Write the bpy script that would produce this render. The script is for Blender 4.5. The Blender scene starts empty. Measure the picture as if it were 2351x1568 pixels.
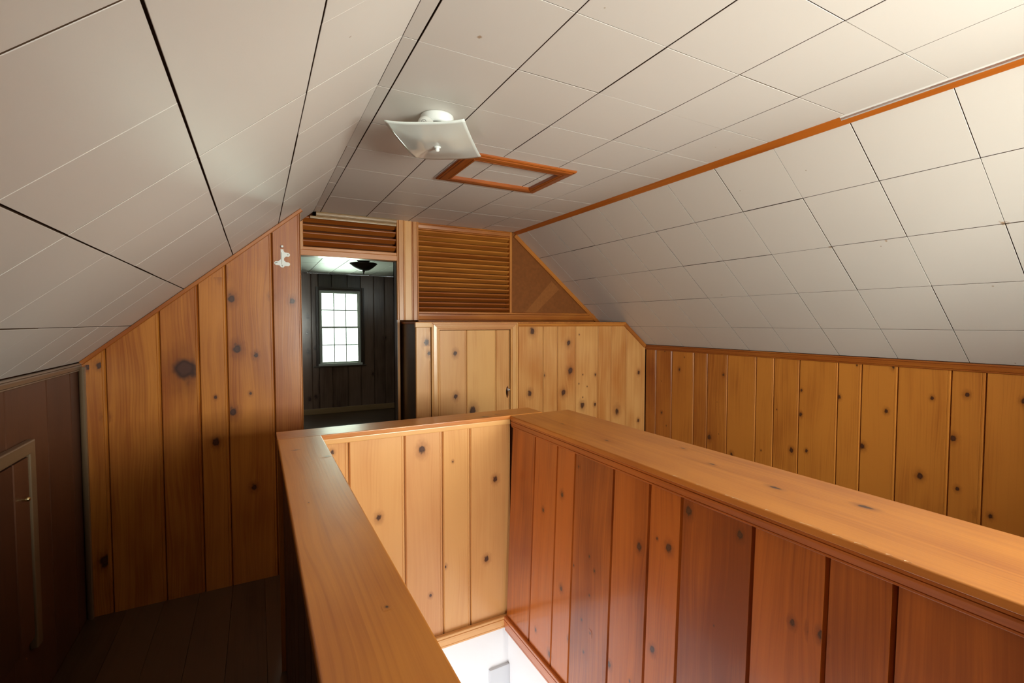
import bpy, bmesh, math, random
from mathutils import Matrix, Vector
random.seed(7)
S = bpy.context.scene
COL = S.collection

# ------------------------------------------------------------------ camera
CH = 1.462                      # camera height above the attic floor
cam = bpy.data.cameras.new('camera')
cam.sensor_width = 36.0
cam.lens = 36.0 * 1084.83 / 2351.0
cam.clip_start = 0.02
camo = bpy.data.objects.new('camera', cam)
COL.objects.link(camo)
_rz, _rx = -0.4944, -0.0403
Rm = Matrix.Rotation(_rz, 3, 'Z') @ Matrix.Rotation(_rx, 3, 'X')
r_, f_, u_ = Rm.col[0], Rm.col[1], Rm.col[2]
M = Matrix.Identity(4)
for i in range(3):
    M[i][0] = r_[i]; M[i][1] = u_[i]; M[i][2] = -f_[i]
M[2][3] = CH
camo.matrix_world = M
S.camera = camo

# ------------------------------------------------------------------ light and exposure
S.view_settings.view_transform = 'Standard'
S.view_settings.look = 'None'
S.view_settings.gamma = 1.0
S.view_settings.use_curve_mapping = False
S.view_settings.exposure = 0.56
W = bpy.data.worlds.new('overcast_sky'); S.world = W; W.use_nodes = True
bg = W.node_tree.nodes['Background']
bg.inputs[0].default_value = (0.86, 0.97, 0.93, 1); bg.inputs[1].default_value = 2.5


def area(name, loc, rot, sx, sy, power, col):
    l = bpy.data.lights.new(name, 'AREA'); l.shape = 'RECTANGLE'
    l.size = sx; l.size_y = sy; l.energy = power; l.color = col
    o = bpy.data.objects.new(name, l); o.location = loc; o.rotation_euler = rot
    COL.objects.link(o); return o


# window in the gable behind the camera, window of the bedroom, added lights for bedroom boards and stairwell
WX0, WX1, WZ0, WZ1, YB0 = 0.85, 1.95, 1.04, 1.76, -1.00
area('daylight_gable_window', ((WX0+WX1)/2, YB0-0.06, (WZ0+WZ1)/2), (math.radians(96), 0, 0), WX1-WX0, WZ1-WZ0, 112, (1.0, 0.965, 0.93))
area('daylight_bedroom_window', (1.185, 8.17, 1.385), (math.radians(-90), 0, 0), 0.62, 1.12, 30, (0.84, 1.0, 0.86))
area('bedroom_fill_light', (-0.755, 6.7, 1.35), (math.radians(90), 0, math.radians(-55)), 0.6, 1.1, 3.5, (0.95, 1.0, 0.98))  # unseen area light added to lift the far bedroom boards; no window here
area('stairwell_fill_light', (0.02, 1.05, -0.85), (math.radians(90), 0, math.radians(-62)), 1.0, 0.9, 15, (0.97, 0.98, 1.0))  # added area light in an unseen opening, brightening the white stairwell walls

# ------------------------------------------------------------------ materials


def mat(name):
    m = bpy.data.materials.new(name); m.use_nodes = True
    nt = m.node_tree; b = nt.nodes['Principled BSDF']
    return m, nt, b


def N(nt, t, **k):
    n = nt.nodes.new(t)
    for a, v in k.items():
        setattr(n, a, v)
    return n


def math_(nt, op, a, b=None, c=None, clamp=False):
    n = N(nt, 'ShaderNodeMath', operation=op, use_clamp=clamp)
    for i, v in enumerate((a, b, c)):
        if v is None: continue
        if isinstance(v, (int, float)): n.inputs[i].default_value = v
        else: nt.links.new(v, n.inputs[i])
    return n.outputs[0]


def mixc(nt, f, a, b, mode='MIX'):
    n = N(nt, 'ShaderNodeMix', data_type='RGBA', blend_type=mode)
    n.clamp_factor = True
    for sock, v in ((n.inputs['Factor'], f), (n.inputs[6], a), (n.inputs[7], b)):
        if isinstance(v, (int, float)): sock.default_value = v
        elif isinstance(v, tuple): sock.default_value = (*v, 1)
        else: nt.links.new(v, sock)
    return n.outputs[2]


def maprange(nt, v, a, b, c=0.0, d=1.0, smooth=True):
    n = N(nt, 'ShaderNodeMapRange', interpolation_type='SMOOTHSTEP' if smooth else 'LINEAR')
    nt.links.new(v, n.inputs[0])
    for i, x in enumerate((a, b, c, d)): n.inputs[i+1].default_value = x
    return n.outputs[0]


def noise(nt, vec, scale, detail=3, rough=0.5, dim='3D'):
    n = N(nt, 'ShaderNodeTexNoise', noise_dimensions=dim)
    n.inputs['Scale'].default_value = scale; n.inputs['Detail'].default_value = detail
    n.inputs['Roughness'].default_value = rough
    nt.links.new(vec, n.inputs['Vector']); return n.outputs['Fac']


def comb(nt, x, y, z=0.0):
    n = N(nt, 'ShaderNodeCombineXYZ')
    for i, v in enumerate((x, y, z)):
        if isinstance(v, (int, float)): n.inputs[i].default_value = v
        else: nt.links.new(v, n.inputs[i])
    return n.outputs[0]


def wood(name, light, dark, rough=0.34, coat=0.38, grain=0.65, coat_rough=0.20, knots=True):
    """varnished pine: long grain and growth rings from the 'grain' UV map, knots from the 'knot' UV map,
    board tone and seed from the object's colour"""
    m, nt, b = mat(name); L = nt.links.new
    oi = N(nt, 'ShaderNodeObjectInfo')
    sc = N(nt, 'ShaderNodeSeparateColor'); L(oi.outputs['Color'], sc.inputs[0])
    tone, red, seed = sc.outputs[0], sc.outputs[1], sc.outputs[2]
    uv = N(nt, 'ShaderNodeUVMap', uv_map='grain')
    sx = N(nt, 'ShaderNodeSeparateXYZ'); L(uv.outputs[0], sx.inputs[0])
    u, v = sx.outputs[0], sx.outputs[1]
    sd = math_(nt, 'MULTIPLY', seed, 37.0)
    kuv = N(nt, 'ShaderNodeUVMap', uv_map='knot')
    ka = N(nt, 'ShaderNodeVectorMath', operation='ADD'); nt.links.new(kuv.outputs[0], ka.inputs[0]); nt.links.new(comb(nt, 0.0, 0.0, sd), ka.inputs[1])
    kn = noise(nt, ka.outputs[0], 3.2, 2)
    kl = N(nt, 'ShaderNodeVectorMath', operation='LENGTH'); L(kuv.outputs[0], kl.inputs[0])
    kr = math_(nt, 'ADD', kl.outputs['Value'], math_(nt, 'MULTIPLY', math_(nt, 'SUBTRACT', kn, 0.5), 0.42))
    halo = maprange(nt, kr, 0.92, 0.15)
    # warped coordinate across the board
    w1 = noise(nt, comb(nt, math_(nt, 'MULTIPLY', u, 5.0), math_(nt, 'MULTIPLY', v, 1.1), sd), 1.0, 2)
    ks = N(nt, 'ShaderNodeSeparateXYZ'); L(kuv.outputs[0], ks.inputs[0])
    bend = math_(nt, 'MULTIPLY', math_(nt, 'MULTIPLY', halo, ks.outputs[0]), 0.02)
    uu = math_(nt, 'ADD', u, math_(nt, 'SUBTRACT', math_(nt, 'MULTIPLY', w1, 0.09), bend))
    rings = math_(nt, 'SINE', math_(nt, 'MULTIPLY', uu, 520.0))
    ringm = maprange(nt, rings, 0.1, 1.0)
    rfade = maprange(nt, noise(nt, comb(nt, math_(nt, 'MULTIPLY', u, 9.0), math_(nt, 'MULTIPLY', v, 1.6), math_(nt, 'ADD', sd, 5.0)), 1.0, 1), 0.42, 0.62)
    ring = math_(nt, 'MULTIPLY', ringm, rfade)
    streak = noise(nt, comb(nt, math_(nt, 'MULTIPLY', uu, 70.0), math_(nt, 'MULTIPLY', v, 1.3), sd), 1.0, 4, 0.6)
    fine = noise(nt, comb(nt, math_(nt, 'MULTIPLY', uu, 420.0), math_(nt, 'MULTIPLY', v, 5.0), sd), 1.0, 3, 0.6)
    patch = noise(nt, comb(nt, math_(nt, 'MULTIPLY', u, 7.0), math_(nt, 'MULTIPLY', v, 2.2), math_(nt, 'ADD', sd, 11.0)), 1.0, 2)
    f = math_(nt, 'MULTIPLY', math_(nt, 'SUBTRACT', streak, 0.5), 1.5*grain)
    f = math_(nt, 'ADD', f, math_(nt, 'MULTIPLY', math_(nt, 'SUBTRACT', patch, 0.5), 1.0))
    f = math_(nt, 'ADD', f, math_(nt, 'MULTIPLY', math_(nt, 'SUBTRACT', fine, 0.5), 0.45*grain))
    f = math_(nt, 'ADD', f, math_(nt, 'MULTIPLY', ring, 0.22*grain))
    f = math_(nt, 'ADD', f, tone, clamp=True)
    c = mixc(nt, maprange(nt, f, 0.0, 1.0), light, dark)
    c = mixc(nt, math_(nt, 'MULTIPLY', red, 0.5), c, (0.50, 0.20, 0.13))
    if knots:
        stain = tuple(x*0.42 for x in dark[:1]) + tuple(x*0.30 for x in dark[1:])
        c = mixc(nt, math_(nt, 'MULTIPLY', halo, 0.50), c, stain)
        core = maprange(nt, kr, 0.37, 0.17)
        rim = math_(nt, 'MULTIPLY', maprange(nt, kr, 0.10, 0.2), core)
        kc = mixc(nt, rim, (0.060, 0.022, 0.016), (0.026, 0.008, 0.006))
        c = mixc(nt, math_(nt, 'MULTIPLY', core, 0.93), c, kc)
    L(c, b.inputs['Base Color'])
    b.inputs['Roughness'].default_value = rough
    b.inputs['Coat Weight'].default_value = coat
    b.inputs['Coat Roughness'].default_value = coat_rough
    bp = N(nt, 'ShaderNodeBump'); bp.inputs['Strength'].default_value = 0.12; bp.inputs['Distance'].default_value = 0.002
    L(math_(nt, 'ADD', streak, math_(nt, 'MULTIPLY', patch, 1.5)), bp.inputs['Height']); L(bp.outputs[0], b.inputs['Normal'])
    L(bp.outputs[0], b.inputs['Coat Normal'])
    return m


PINE = wood('knotty_pine', (0.70, 0.365, 0.125), (0.46, 0.155, 0.030), grain=0.42)
AMBER = wood('amber_pine', (0.55, 0.198, 0.030), (0.30, 0.074, 0.010))
REDPINE = wood('red_stained_pine', (0.49, 0.130, 0.015), (0.22, 0.042, 0.005), rough=0.32, coat=0.5, coat_rough=0.11)
CAPW = wood('pine_cap', (0.60, 0.215, 0.030), (0.33, 0.078, 0.009), rough=0.36, coat=0.35, coat_rough=0.16, grain=0.5)
DARKW = wood('dark_paneling', (0.075, 0.045, 0.025), (0.030, 0.016, 0.010), rough=0.3, coat=0.6)
BEDW = wood('bedroom_boards', (0.20, 0.115, 0.075), (0.08, 0.042, 0.028), rough=0.25, coat=0.8)
MAHOG = wood('brown_plywood', (0.105, 0.036, 0.014), (0.06, 0.019, 0.008), rough=0.5, coat=0.15, grain=0.35, knots=False)  # darkened so part of the aisle's shade sits in the colour
GREYW = wood('dull_pine_moulding', (0.34, 0.20, 0.085), (0.24, 0.13, 0.05), rough=0.35, coat=0.4, knots=False)
DIMW = wood('brown_moulding', (0.19, 0.12, 0.065), (0.12, 0.07, 0.035), knots=False)
FLOORW = wood('floor_oak', (0.09, 0.045, 0.020), (0.035, 0.015, 0.007), rough=0.4, coat=0.3, knots=False)  # near-black tone also carries the shade of the aisle floor


def plain(name, col, rough=0.5, spec=0.5, metal=0.0, vary=0.0, scale=6.0, bump=0.0):
    m, nt, b = mat(name); L = nt.links.new
    tc = N(nt, 'ShaderNodeTexCoord')
    n = noise(nt, tc.outputs['Object'], scale, 4)
    dk = tuple(max(0, x*(1-vary)) for x in col)
    L(mixc(nt, n, col, dk), b.inputs['Base Color'])
    b.inputs['Roughness'].default_value = rough; b.inputs['Metallic'].default_value = metal
    b.inputs['Specular IOR Level'].default_value = spec
    if bump:
        bp = N(nt, 'ShaderNodeBump'); bp.inputs['Strength'].default_value = bump; bp.inputs['Distance'].default_value = 0.001
        n2 = noise(nt, tc.outputs['Object'], scale*60, 2)
        L(n2, bp.inputs['Height']); L(bp.outputs[0], b.inputs['Normal'])
    return m


def tile_material():
    m, nt, b = mat('ceiling_tile'); L = nt.links.new
    oi = N(nt, 'ShaderNodeObjectInfo'); tc = N(nt, 'ShaderNodeTexCoord')
    ge = N(nt, 'ShaderNodeNewGeometry')
    n = noise(nt, ge.outputs['Position'], 3.0, 3)
    r = maprange(nt, oi.outputs['Random'], 0, 1, 0, 1, False)
    c = mixc(nt, n, (0.73, 0.672, 0.618), (0.69, 0.632, 0.578))
    c = mixc(nt, math_(nt, 'MULTIPLY', r, 0.5), c, (0.70, 0.64, 0.59))
    sp = N(nt, 'ShaderNodeTexVoronoi'); sp.inputs['Scale'].default_value = 5.5
    L(ge.outputs['Position'], sp.inputs['Vector'])
    fl = math_(nt, 'LESS_THAN', sp.outputs['Distance'], 0.018)
    c = mixc(nt, math_(nt, 'MULTIPLY', fl, 0.6), c, (0.30, 0.17, 0.08))
    # old nail-rust marks that have bled through the paint
    wob = noise(nt, ge.outputs['Position'], 70.0, 3)
    for (px, py, pz, rr) in ((2.431, 1.284, 1.822, .010), (2.424, 0.687, 1.828, .013), (2.435, 1.059, 1.819, .008), (2.652, 2.058, 1.64, .006), (2.686, 0.784, 1.612, .006), (0.54, 1.183, 2.227, .010)):
        dn = N(nt, 'ShaderNodeVectorMath', operation='DISTANCE'); L(ge.outputs['Position'], dn.inputs[0]); dn.inputs[1].default_value = (px, py, pz)
        q = math_(nt, 'ADD', dn.outputs['Value'], math_(nt, 'MULTIPLY', math_(nt, 'SUBTRACT', wob, 0.5), rr*2.6))
        c = mixc(nt, math_(nt, 'MULTIPLY', maprange(nt, q, rr, rr*0.3), 0.8), c, (0.36, 0.20, 0.09))
    L(c, b.inputs['Base Color'])
    b.inputs['Roughness'].default_value = 0.48
    bp = N(nt, 'ShaderNodeBump'); bp.inputs['Strength'].default_value = 0.08; bp.inputs['Distance'].default_value = 0.001
    L(noise(nt, ge.outputs['Position'], 260, 2), bp.inputs['Height']); L(bp.outputs[0], b.inputs['Normal'])
    return m


TILE = tile_material()
GAP = plain('tile_backing', (0.10, 0.055, 0.03), 0.9, 0.1)
GAPW = plain('panel_backing', (0.10, 0.03, 0.010), 0.8, 0.1)
WHITE = plain('white_wall_paint', (0.85, 0.85, 0.86), 0.5, vary=0.04)
LEDGEGREY = plain('ledge_shade_grey', (0.62, 0.63, 0.66), 0.5, vary=0.04)  # shade on the stairwell ledge put into a grey wall colour
ENAMEL = plain('white_enamel', (0.82, 0.83, 0.80), 0.25, vary=0.03)
BULB = plain('frosted_bulb', (0.80, 0.80, 0.76), 0.25)
CHROME = plain('chrome', (0.75, 0.75, 0.78), 0.12, metal=1.0)
BRASS = plain('brass', (0.75, 0.58, 0.28), 0.25, metal=1.0)
BRONZE = plain('bronze_fitting', (0.05, 0.03, 0.02), 0.35, metal=0.4)
INK = plain('dark_print', (0.05, 0.05, 0.05), 0.6)
PAINT = plain('dried_white_paint', (0.80, 0.76, 0.72), 0.6, vary=0.1, scale=60)
DULLMETAL = plain('dull_aluminium', (0.26, 0.24, 0.21), 0.35, metal=0.6)
SASH = plain('white_sash_paint', (0.55, 0.56, 0.50), 0.4)
LAWN = plain('lawn', (0.10, 0.22, 0.05), 0.9, vary=0.4)
PLY = plain('coarse_board', (0.27, 0.085, 0.018), 0.7, 0.2, vary=0.4, scale=42, bump=0.5)
PLYL = plain('coarse_board_patch', (0.34, 0.115, 0.026), 0.7, 0.2, vary=0.35, scale=60, bump=0.5)
CARPET = plain('stair_carpet', (0.45, 0.40, 0.34), 0.95, vary=0.2, scale=80)


def glass_shade():
    m, nt, b = mat('bent_glass_shade')
    b.inputs['Base Color'].default_value = (0.76, 0.80, 0.75, 1)
    b.inputs['Roughness'].default_value = 0.10
    b.inputs['Transmission Weight'].default_value = 0.04
    b.inputs['Coat Weight'].default_value = 0.3; b.inputs['Coat Roughness'].default_value = 0.05
    b.inputs['IOR'].default_value = 1.45
    return m


SHADE = glass_shade()


def window_glass():
    m, nt, b = mat('window_glass'); nt.nodes.remove(b)
    out = nt.nodes['Material Output']; L = nt.links.new
    t = N(nt, 'ShaderNodeBsdfTransparent'); t.inputs[0].default_value = (0.96, 1.0, 0.97, 1)
    g = N(nt, 'ShaderNodeBsdfGlossy'); g.inputs['Roughness'].default_value = 0.02
    fr = N(nt, 'ShaderNodeFresnel'); fr.inputs[0].default_value = 1.5
    mx = N(nt, 'ShaderNodeMixShader'); L(fr.outputs[0], mx.inputs[0]); L(t.outputs[0], mx.inputs[1]); L(g.outputs[0], mx.inputs[2])
    L(mx.outputs[0], out.inputs[0]); return m


GLASS = window_glass()

# ------------------------------------------------------------------ helpers


def link(name, me, parent=None, m=None, color=None):
    o = bpy.data.objects.new(name, me); COL.objects.link(o)
    if parent is not None: o.parent = parent
    if m is not None and not me.materials: me.materials.append(m)
    if color: o.color = color
    return o


def empty(name, loc=(0, 0, 0), parent=None):
    o = bpy.data.objects.new(name, None); o.empty_display_size = 0.1; COL.objects.link(o); o.location = loc
    if parent is not None: o.parent = parent
    return o


def thing(o, label, cat, group=None):
    o['label'] = label; o['category'] = cat
    if group: o['group'] = group
    return o


def struct(o, label=None):
    o['kind'] = 'structure'
    if label: o['label'] = label
    return o


def frame(O, U, V, Nn):
    U, V, Nn = Vector(U).normalized(), Vector(V).normalized(), Vector(Nn).normalized()
    m = Matrix.Identity(4)
    for i in range(3):
        m[i][0] = U[i]; m[i][1] = V[i]; m[i][2] = Nn[i]; m[i][3] = O[i]
    return m


def place(o, mtx):
    """put o at the world frame mtx whatever its parent's plain offset is"""
    p = o.parent
    off = Vector((0, 0, 0))
    while p is not None:
        off += p.location; p = p.parent
    m = mtx.copy(); m.translation = m.translation - off
    o.matrix_basis = m
    return o


def prof_board(w, t=0.016, d=0.008, bead=True):
    p = [(0, -t), (0.0008, -d), (0.0052, 0)]
    if bead and w > 0.05:
        p += [(w-0.0150, 0), (w-0.0137, -0.0022), (w-0.0124, 0), (w-0.0060, 0)]
    else:
        p += [(w-0.0055, 0)]
    p += [(w-0.0012, -d), (w, -t)]
    return p


def prof_box(w, t, r=0.0015):
    return [(0, -t), (0, -r), (r, 0), (w-r, 0), (w, -r), (w, -t)]


def prof_round(w, t, r=0.006):
    p = [(0, -t+r*0.4), (0, -r)]
    for k in range(1, 4):
        a = math.pi/2*k/4
        p.append((r-r*math.cos(a), -r+r*math.sin(a)))
    p += [(r, 0), (w-r, 0)]
    for k in range(1, 4):
        a = math.pi/2*k/4
        p.append((w-r+r*math.sin(a), -r+r*math.cos(a)))
    p += [(w, -r), (w, -t+r*0.4), (w-r*0.4, -t), (r*0.4, -t)]
    return p


def prof_mould(w, t):
    """flat casing with two small beads"""
    return [(0, -t), (0, -t*0.55), (w*0.07, -t*0.30), (w*0.17, -t*0.30), (w*0.20, -t*0.42), (w*0.25, -t*0.12), (w*0.60, 0),
            (w*0.74, 0), (w*0.77, -t*0.22), (w*0.80, 0), (w*0.95, -t*0.02), (w, -t*0.2), (w, -t)]


def prof_quarter(w, t):
    p = [(0, -t), (0, -t*0.85)]
    for k in range(1, 6):
        a = math.pi/2*k/6
        p.append((w*math.sin(a)*0.97, -t+t*math.cos(a)) if False else (w*(1-math.cos(a))*0.9, -t*0.85+t*0.85*math.sin(a)))
    return p + [(w*0.92, 0), (w, -t*0.1), (w, -t)]


def strip(name, fr, prof, v0, v1, m, parent=None, color=None, knots=(), flat=None):
    """prism: profile in (u, n) run along v from v0 to v1 (numbers or functions of u); knots: (u, v, r[, aspect]) on the n=0 face"""
    f0 = v0 if callable(v0) else (lambda u: v0)
    f1 = v1 if callable(v1) else (lambda u: v1)
    verts = []; faces = []; guv = []; kuv = []
    n = len(prof)
    for (u, h) in prof: verts.append((u, f0(u), h))
    for (u, h) in prof: verts.append((u, f1(u), h))
    acc = [0.0]
    for i in range(1, n):
        acc.append(acc[-1]+math.hypot(prof[i][0]-prof[i-1][0], prof[i][1]-prof[i-1][1]))
    for i in range(n):
        j = (i+1) % n
        faces.append((j, i, n+i, n+j))
        ui = prof[i][0]+0.4*prof[i][1]; uj = prof[j][0]+0.4*prof[j][1]
        guv += [(uj, verts[j][1]), (ui, verts[i][1]), (ui, verts[n+i][1]), (uj, verts[n+j][1])]
        kuv += [(40, 40)]*4
    faces.append(tuple(range(n)))
    guv += [(p[0], p[1]*3) for p in prof]; kuv += [(40, 40)]*n
    faces.append(tuple(range(2*n-1, n-1, -1)))
    guv += [(prof[i][0], prof[i][1]*3) for i in range(n-1, -1, -1)]; kuv += [(40, 40)]*n
    w = max(p[0] for p in prof)
    if flat is None: flat = (0.0055, w-0.0055)
    for ki, kx in enumerate(sorted(knots, key=lambda q: -q[2])):
        u, v, r = kx[:3]; asp = kx[3] if len(kx) > 3 else 1.35
        cf = 0.30 if r > 0.006 else 0.40
        hu, hv = r/cf, r/cf*asp
        a, b = max(flat[0], u-hu), min(flat[1], u+hu)
        if b-a < r*0.3: continue
        c = max(v-hv, max(f0(a), f0(b))+0.002); d = min(v+hv, min(f1(a), f1(b))-0.002)
        if d-c < r*0.3: continue
        k = len(verts); e = 0.0002+0.00006*ki
        for (x, y) in ((a, c), (b, c), (b, d), (a, d)):
            verts.append((x, y, e)); guv.append((x, y)); kuv.append(((x-u)/hu, (y-v)/hv))
        faces.append((k, k+1, k+2, k+3))
    me = bpy.data.meshes.new(name); me.from_pydata(verts, [], faces)
    g = me.uv_layers.new(name='grain'); q = me.uv_layers.new(name='knot')
    g.data.foreach_set('uv', [x for t_ in guv for x in t_]); q.data.foreach_set('uv', [x for t_ in kuv for x in t_])
    bm = bmesh.new(); bm.from_mesh(me)
    main = [f for f in bm.faces if f.index < n+2]
    bmesh.ops.recalc_face_normals(bm, faces=main)
    bm.to_mesh(me); bm.free()
    if color is None: color = (random.uniform(0.15, 0.6), 0, random.random(), 1)
    o = link(name, me, parent, m, color)
    return place(o, fr)


def boards(name, fr, seams, v0, v1, m, parent, tones=None, knots=(), rs=1.0, bead=True, d=0.008, red=None, kname=None):
    """vertical boards between consecutive seams (u values in the frame fr)"""
    out = []
    for i in range(len(seams)-1):
        a, b = seams[i], seams[i+1]
        if b-a < 0.01: continue
        f = fr @ Matrix.Translation((a, 0, 0))
        w = b-a
        g0 = (lambda u, a=a: v0(u+a)) if callable(v0) else v0
        g1 = (lambda u, a=a: v1(u+a)) if callable(v1) else v1
        ks = [(k[0]-a, k[1], k[2]*rs) + tuple(k[3:]) for k in knots if a-k[2]*rs < k[0] < b+k[2]*rs]
        t = tones[i % len(tones)] if tones else random.uniform(0.1, 0.6)
        rr = red[i % len(red)] if red else 0
        o = strip(name, f, prof_board(w-0.0006, bead=bead, d=d), g0, g1, m, parent, (t, rr, random.random(), 1), ks,
                  flat=(0.0055, w-0.0165 if (bead and w > 0.05) else w-0.006))
        out.append(o)
    return out


def slab(name, pts, thick, axis, m, parent=None, color=None):
    """solid from a planar polygon (list of 3D points) pushed by the vector axis*thick"""
    ax = Vector(axis).normalized()*thick
    n = len(pts)
    vs = [tuple(p) for p in pts] + [tuple(Vector(p)+ax) for p in pts]
    fs = [tuple(range(n)), tuple(range(2*n-1, n-1, -1))] + [((i+1) % n, i, n+i, n+(i+1) % n) for i in range(n)]
    me = bpy.data.meshes.new(name); me.from_pydata(vs, [], fs)
    bm = bmesh.new(); bm.from_mesh(me); bmesh.ops.recalc_face_normals(bm, faces=bm.faces[:]); bm.to_mesh(me); bm.free()
    for nm in ('grain', 'knot'):
        uvl = me.uv_layers.new(name=nm)
        for lp in me.loops:
            c = me.vertices[lp.vertex_index].co
            uvl.data[lp.index].uv = (c.x+c.y, c.z) if nm == 'grain' else (40, 40)
    o = link(name, me, parent, m, color or (0.3, 0, random.random(), 1))
    return place(o, Matrix.Identity(4))


def box(name, a, b, m, parent=None, color=None):
    x0, y0, z0 = a; x1, y1, z1 = b
    return slab(name, [(x0, y0, z0), (x1, y0, z0), (x1, y1, z0), (x0, y1, z0)], z1-z0, (0, 0, 1), m, parent, color)


def bbox(name, a, b, m, parent=None, bev=0.002, color=None):
    """bevelled box"""
    bm = bmesh.new()
    bmesh.ops.create_cube(bm, size=1)
    for v in bm.verts:
        v.co = Vector([(a[i]+b[i])/2 + v.co[i]*(b[i]-a[i]) for i in range(3)])
    bmesh.ops.bevel(bm, geom=bm.edges[:], offset=bev, segments=2, affect='EDGES', profile=0.6)
    me = bpy.data.meshes.new(name); bm.to_mesh(me); bm.free()
    for nm in ('grain', 'knot'):
        uvl = me.uv_layers.new(name=nm)
        for lp in me.loops:
            c = me.vertices[lp.vertex_index].co
            uvl.data[lp.index].uv = (c.x+c.y, c.z) if nm == 'grain' else (40, 40)
    o = link(name, me, parent, m, color or (0.3, 0, random.random(), 1))
    return place(o, Matrix.Identity(4))


def lathe(name, prof, m, parent, mtx, seg=32, smooth=True):
    bm = bmesh.new(); rings = []
    for (r, z) in prof:
        if r < 1e-5: rings.append([bm.verts.new((0, 0, z))])
        else: rings.append([bm.verts.new((r*math.cos(2*math.pi*i/seg), r*math.sin(2*math.pi*i/seg), z)) for i in range(seg)])
    for A, B in zip(rings, rings[1:]):
        for i in range(seg):
            j = (i+1) % seg
            if len(A) == 1 and len(B) == 1: continue
            if len(A) == 1: bm.faces.new((A[0], B[j], B[i]))
            elif len(B) == 1: bm.faces.new((A[i], A[j], B[0]))
            else: bm.faces.new((A[i], A[j], B[j], B[i]))
    bmesh.ops.recalc_face_normals(bm, faces=bm.faces[:])
    for f in bm.faces: f.smooth = smooth
    me = bpy.data.meshes.new(name); bm.to_mesh(me); bm.free()
    return place(link(name, me, parent, m), mtx)


def T(x, y, z): return Matrix.Translation((x, y, z))


# ------------------------------------------------------------------ measured layout (metres)
CZ = 2.227                                   # flat ceiling
XT, XLC = 1.939, 0.3577                      # edges of the flat ceiling
XR, XL = 3.1117, -0.7655                     # knee walls
YLW, YLV, YCAB = 3.000, 3.555, 3.203         # board wall, louvered wall, cabinet front
RS = (0.24197, -0.19913)                     # one tile down the slope beside the cabinet
LS = (-0.2259, -0.19263)
ZKR = CZ + (XR-XT)/RS[0]*RS[1]
ZKL = CZ + (XL-XLC)/LS[0]*LS[1]
def zslL(x): return CZ + (x-XLC)/LS[0]*LS[1]
def zslR(x): return CZ + (x-XT)/RS[0]*RS[1]

XC1, XC2, XA1, XA2 = 1.083, 1.43, 0.061, 0.2196
YC0, YC1, XC3 = 2.029, 2.177, 1.268
ZCAP = 1.007
YNEAR = -0.95                                # end of the stairwell behind the camera

# ------------------------------------------------------------------ floor with the stairwell hole
fl = struct(empty('floor'), 'dark plank floor around the stair opening')
sub = [((XL-0.09, YB0-0.1, -0.22), (XA2-0.03, 3.62, -0.02)), ((XC1+0.02, YB0-0.1, -0.22), (XR+0.09, 3.62, -0.02)),
       ((XA2-0.03, YB0, -0.22), (XC1+0.02, YNEAR, -0.02)), ((XA2-0.03, YC0+0.03, -0.22), (XC1+0.02, 3.62, -0.02))]
for a, b in sub: box('subfloor', a, b, GAPW, fl)
x = XL+0.001
while x < XR:
    w = 0.155
    x1 = min(x+w, XR)
    y0f, y1f = YB0, 3.62
    segs = [(YB0, 3.62)]
    if x1 > XA2-0.02 and x < XC1+0.01: segs = [(YB0, YNEAR), (YC0+0.04, 3.62)]
    for (p, q) in segs:
        strip('floor_board', frame((x, 0, 0), (1, 0, 0), (0, 1, 0), (0, 0, 1)), prof_box(x1-x-0.001, 0.02, 0.001), p, q, FLOORW, fl,
              (random.uniform(0.0, 0.9), 0, random.random(), 1))
    x = x1

# ------------------------------------------------------------------ ceiling tiles
TX, TY = 0.3095, 0.2987
X0T, Y0T = 0.400, 0.9817
_tile_cache = {}


def tile_mesh(w, h):
    key = (round(w, 3), round(h, 3))
    if key in _tile_cache: return _tile_cache[key]
    bm = bmesh.new(); b = 0.0006; t = 0.012
    rings = []
    for (ins, n) in ((0, -t), (0, -0.0007), (b, 0)):
        rings.append([bm.verts.new(c) for c in ((ins, ins, n), (w-ins, ins, n), (w-ins, h-ins, n), (ins, h-ins, n))])
    for A, B in zip(rings, rings[1:]):
        for i in range(4): bm.faces.new((A[i], A[(i+1) % 4], B[(i+1) % 4], B[i]))
    bm.faces.new(rings[2]); bm.faces.new(rings[0][::-1])
    me = bpy.data.meshes.new('ceiling_tile'); bm.to_mesh(me); bm.free(); me.materials.append(TILE); me.materials.append(GAP)
    for f in me.polygons:
        if abs(f.normal.z) < 0.3 or f.normal.z < -0.5: f.material_index = 1
    _tile_cache[key] = me
    return me


def tile_field(parent, fr, us, vs, gu, gv, umax_at=None):
    """tiles in the frame (u across, v along the room); us, vs joint positions"""
    for i in range(len(us)-1):
        for j in range(len(vs)-1):
            a, b = us[i]+gu/2, us[i+1]-gu/2
            c, d = vs[j]+gv/2, vs[j+1]-gv/2
            if b-a < 0.008 or d-c < 0.008: continue
            me = tile_mesh(b-a, d-c)
            o = link('ceiling_tile', me, parent)
            jn = random.uniform(-0.0006, 0.0004); jv = random.uniform(-0.0006, 0.0006); ju = random.uniform(-0.0006, 0.0006)
            R = Matrix.Rotation(random.uniform(-0.0011, 0.0011), 4, 'X') @ Matrix.Rotation(random.uniform(-0.0008, 0.0008), 4, 'Y')
            place(o, fr @ T(a+ju, c+jv, jn) @ R)


ys = [YB0] + [Y0T+TY*k for k in range(-8, 9) if YB0+0.03 < Y0T+TY*k < YLV-0.02] + [YLV]
ce = struct(empty('ceiling'), 'flat ceiling of painted square fibre tiles')
box('tile_backing', (XLC-0.01, YB0, CZ+0.0125), (XT+0.02, YLV+0.08, CZ+0.04), GAP, ce)
us = [XLC-0.002] + [X0T+TX*k for k in range(0, 5)] + [XT]
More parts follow.
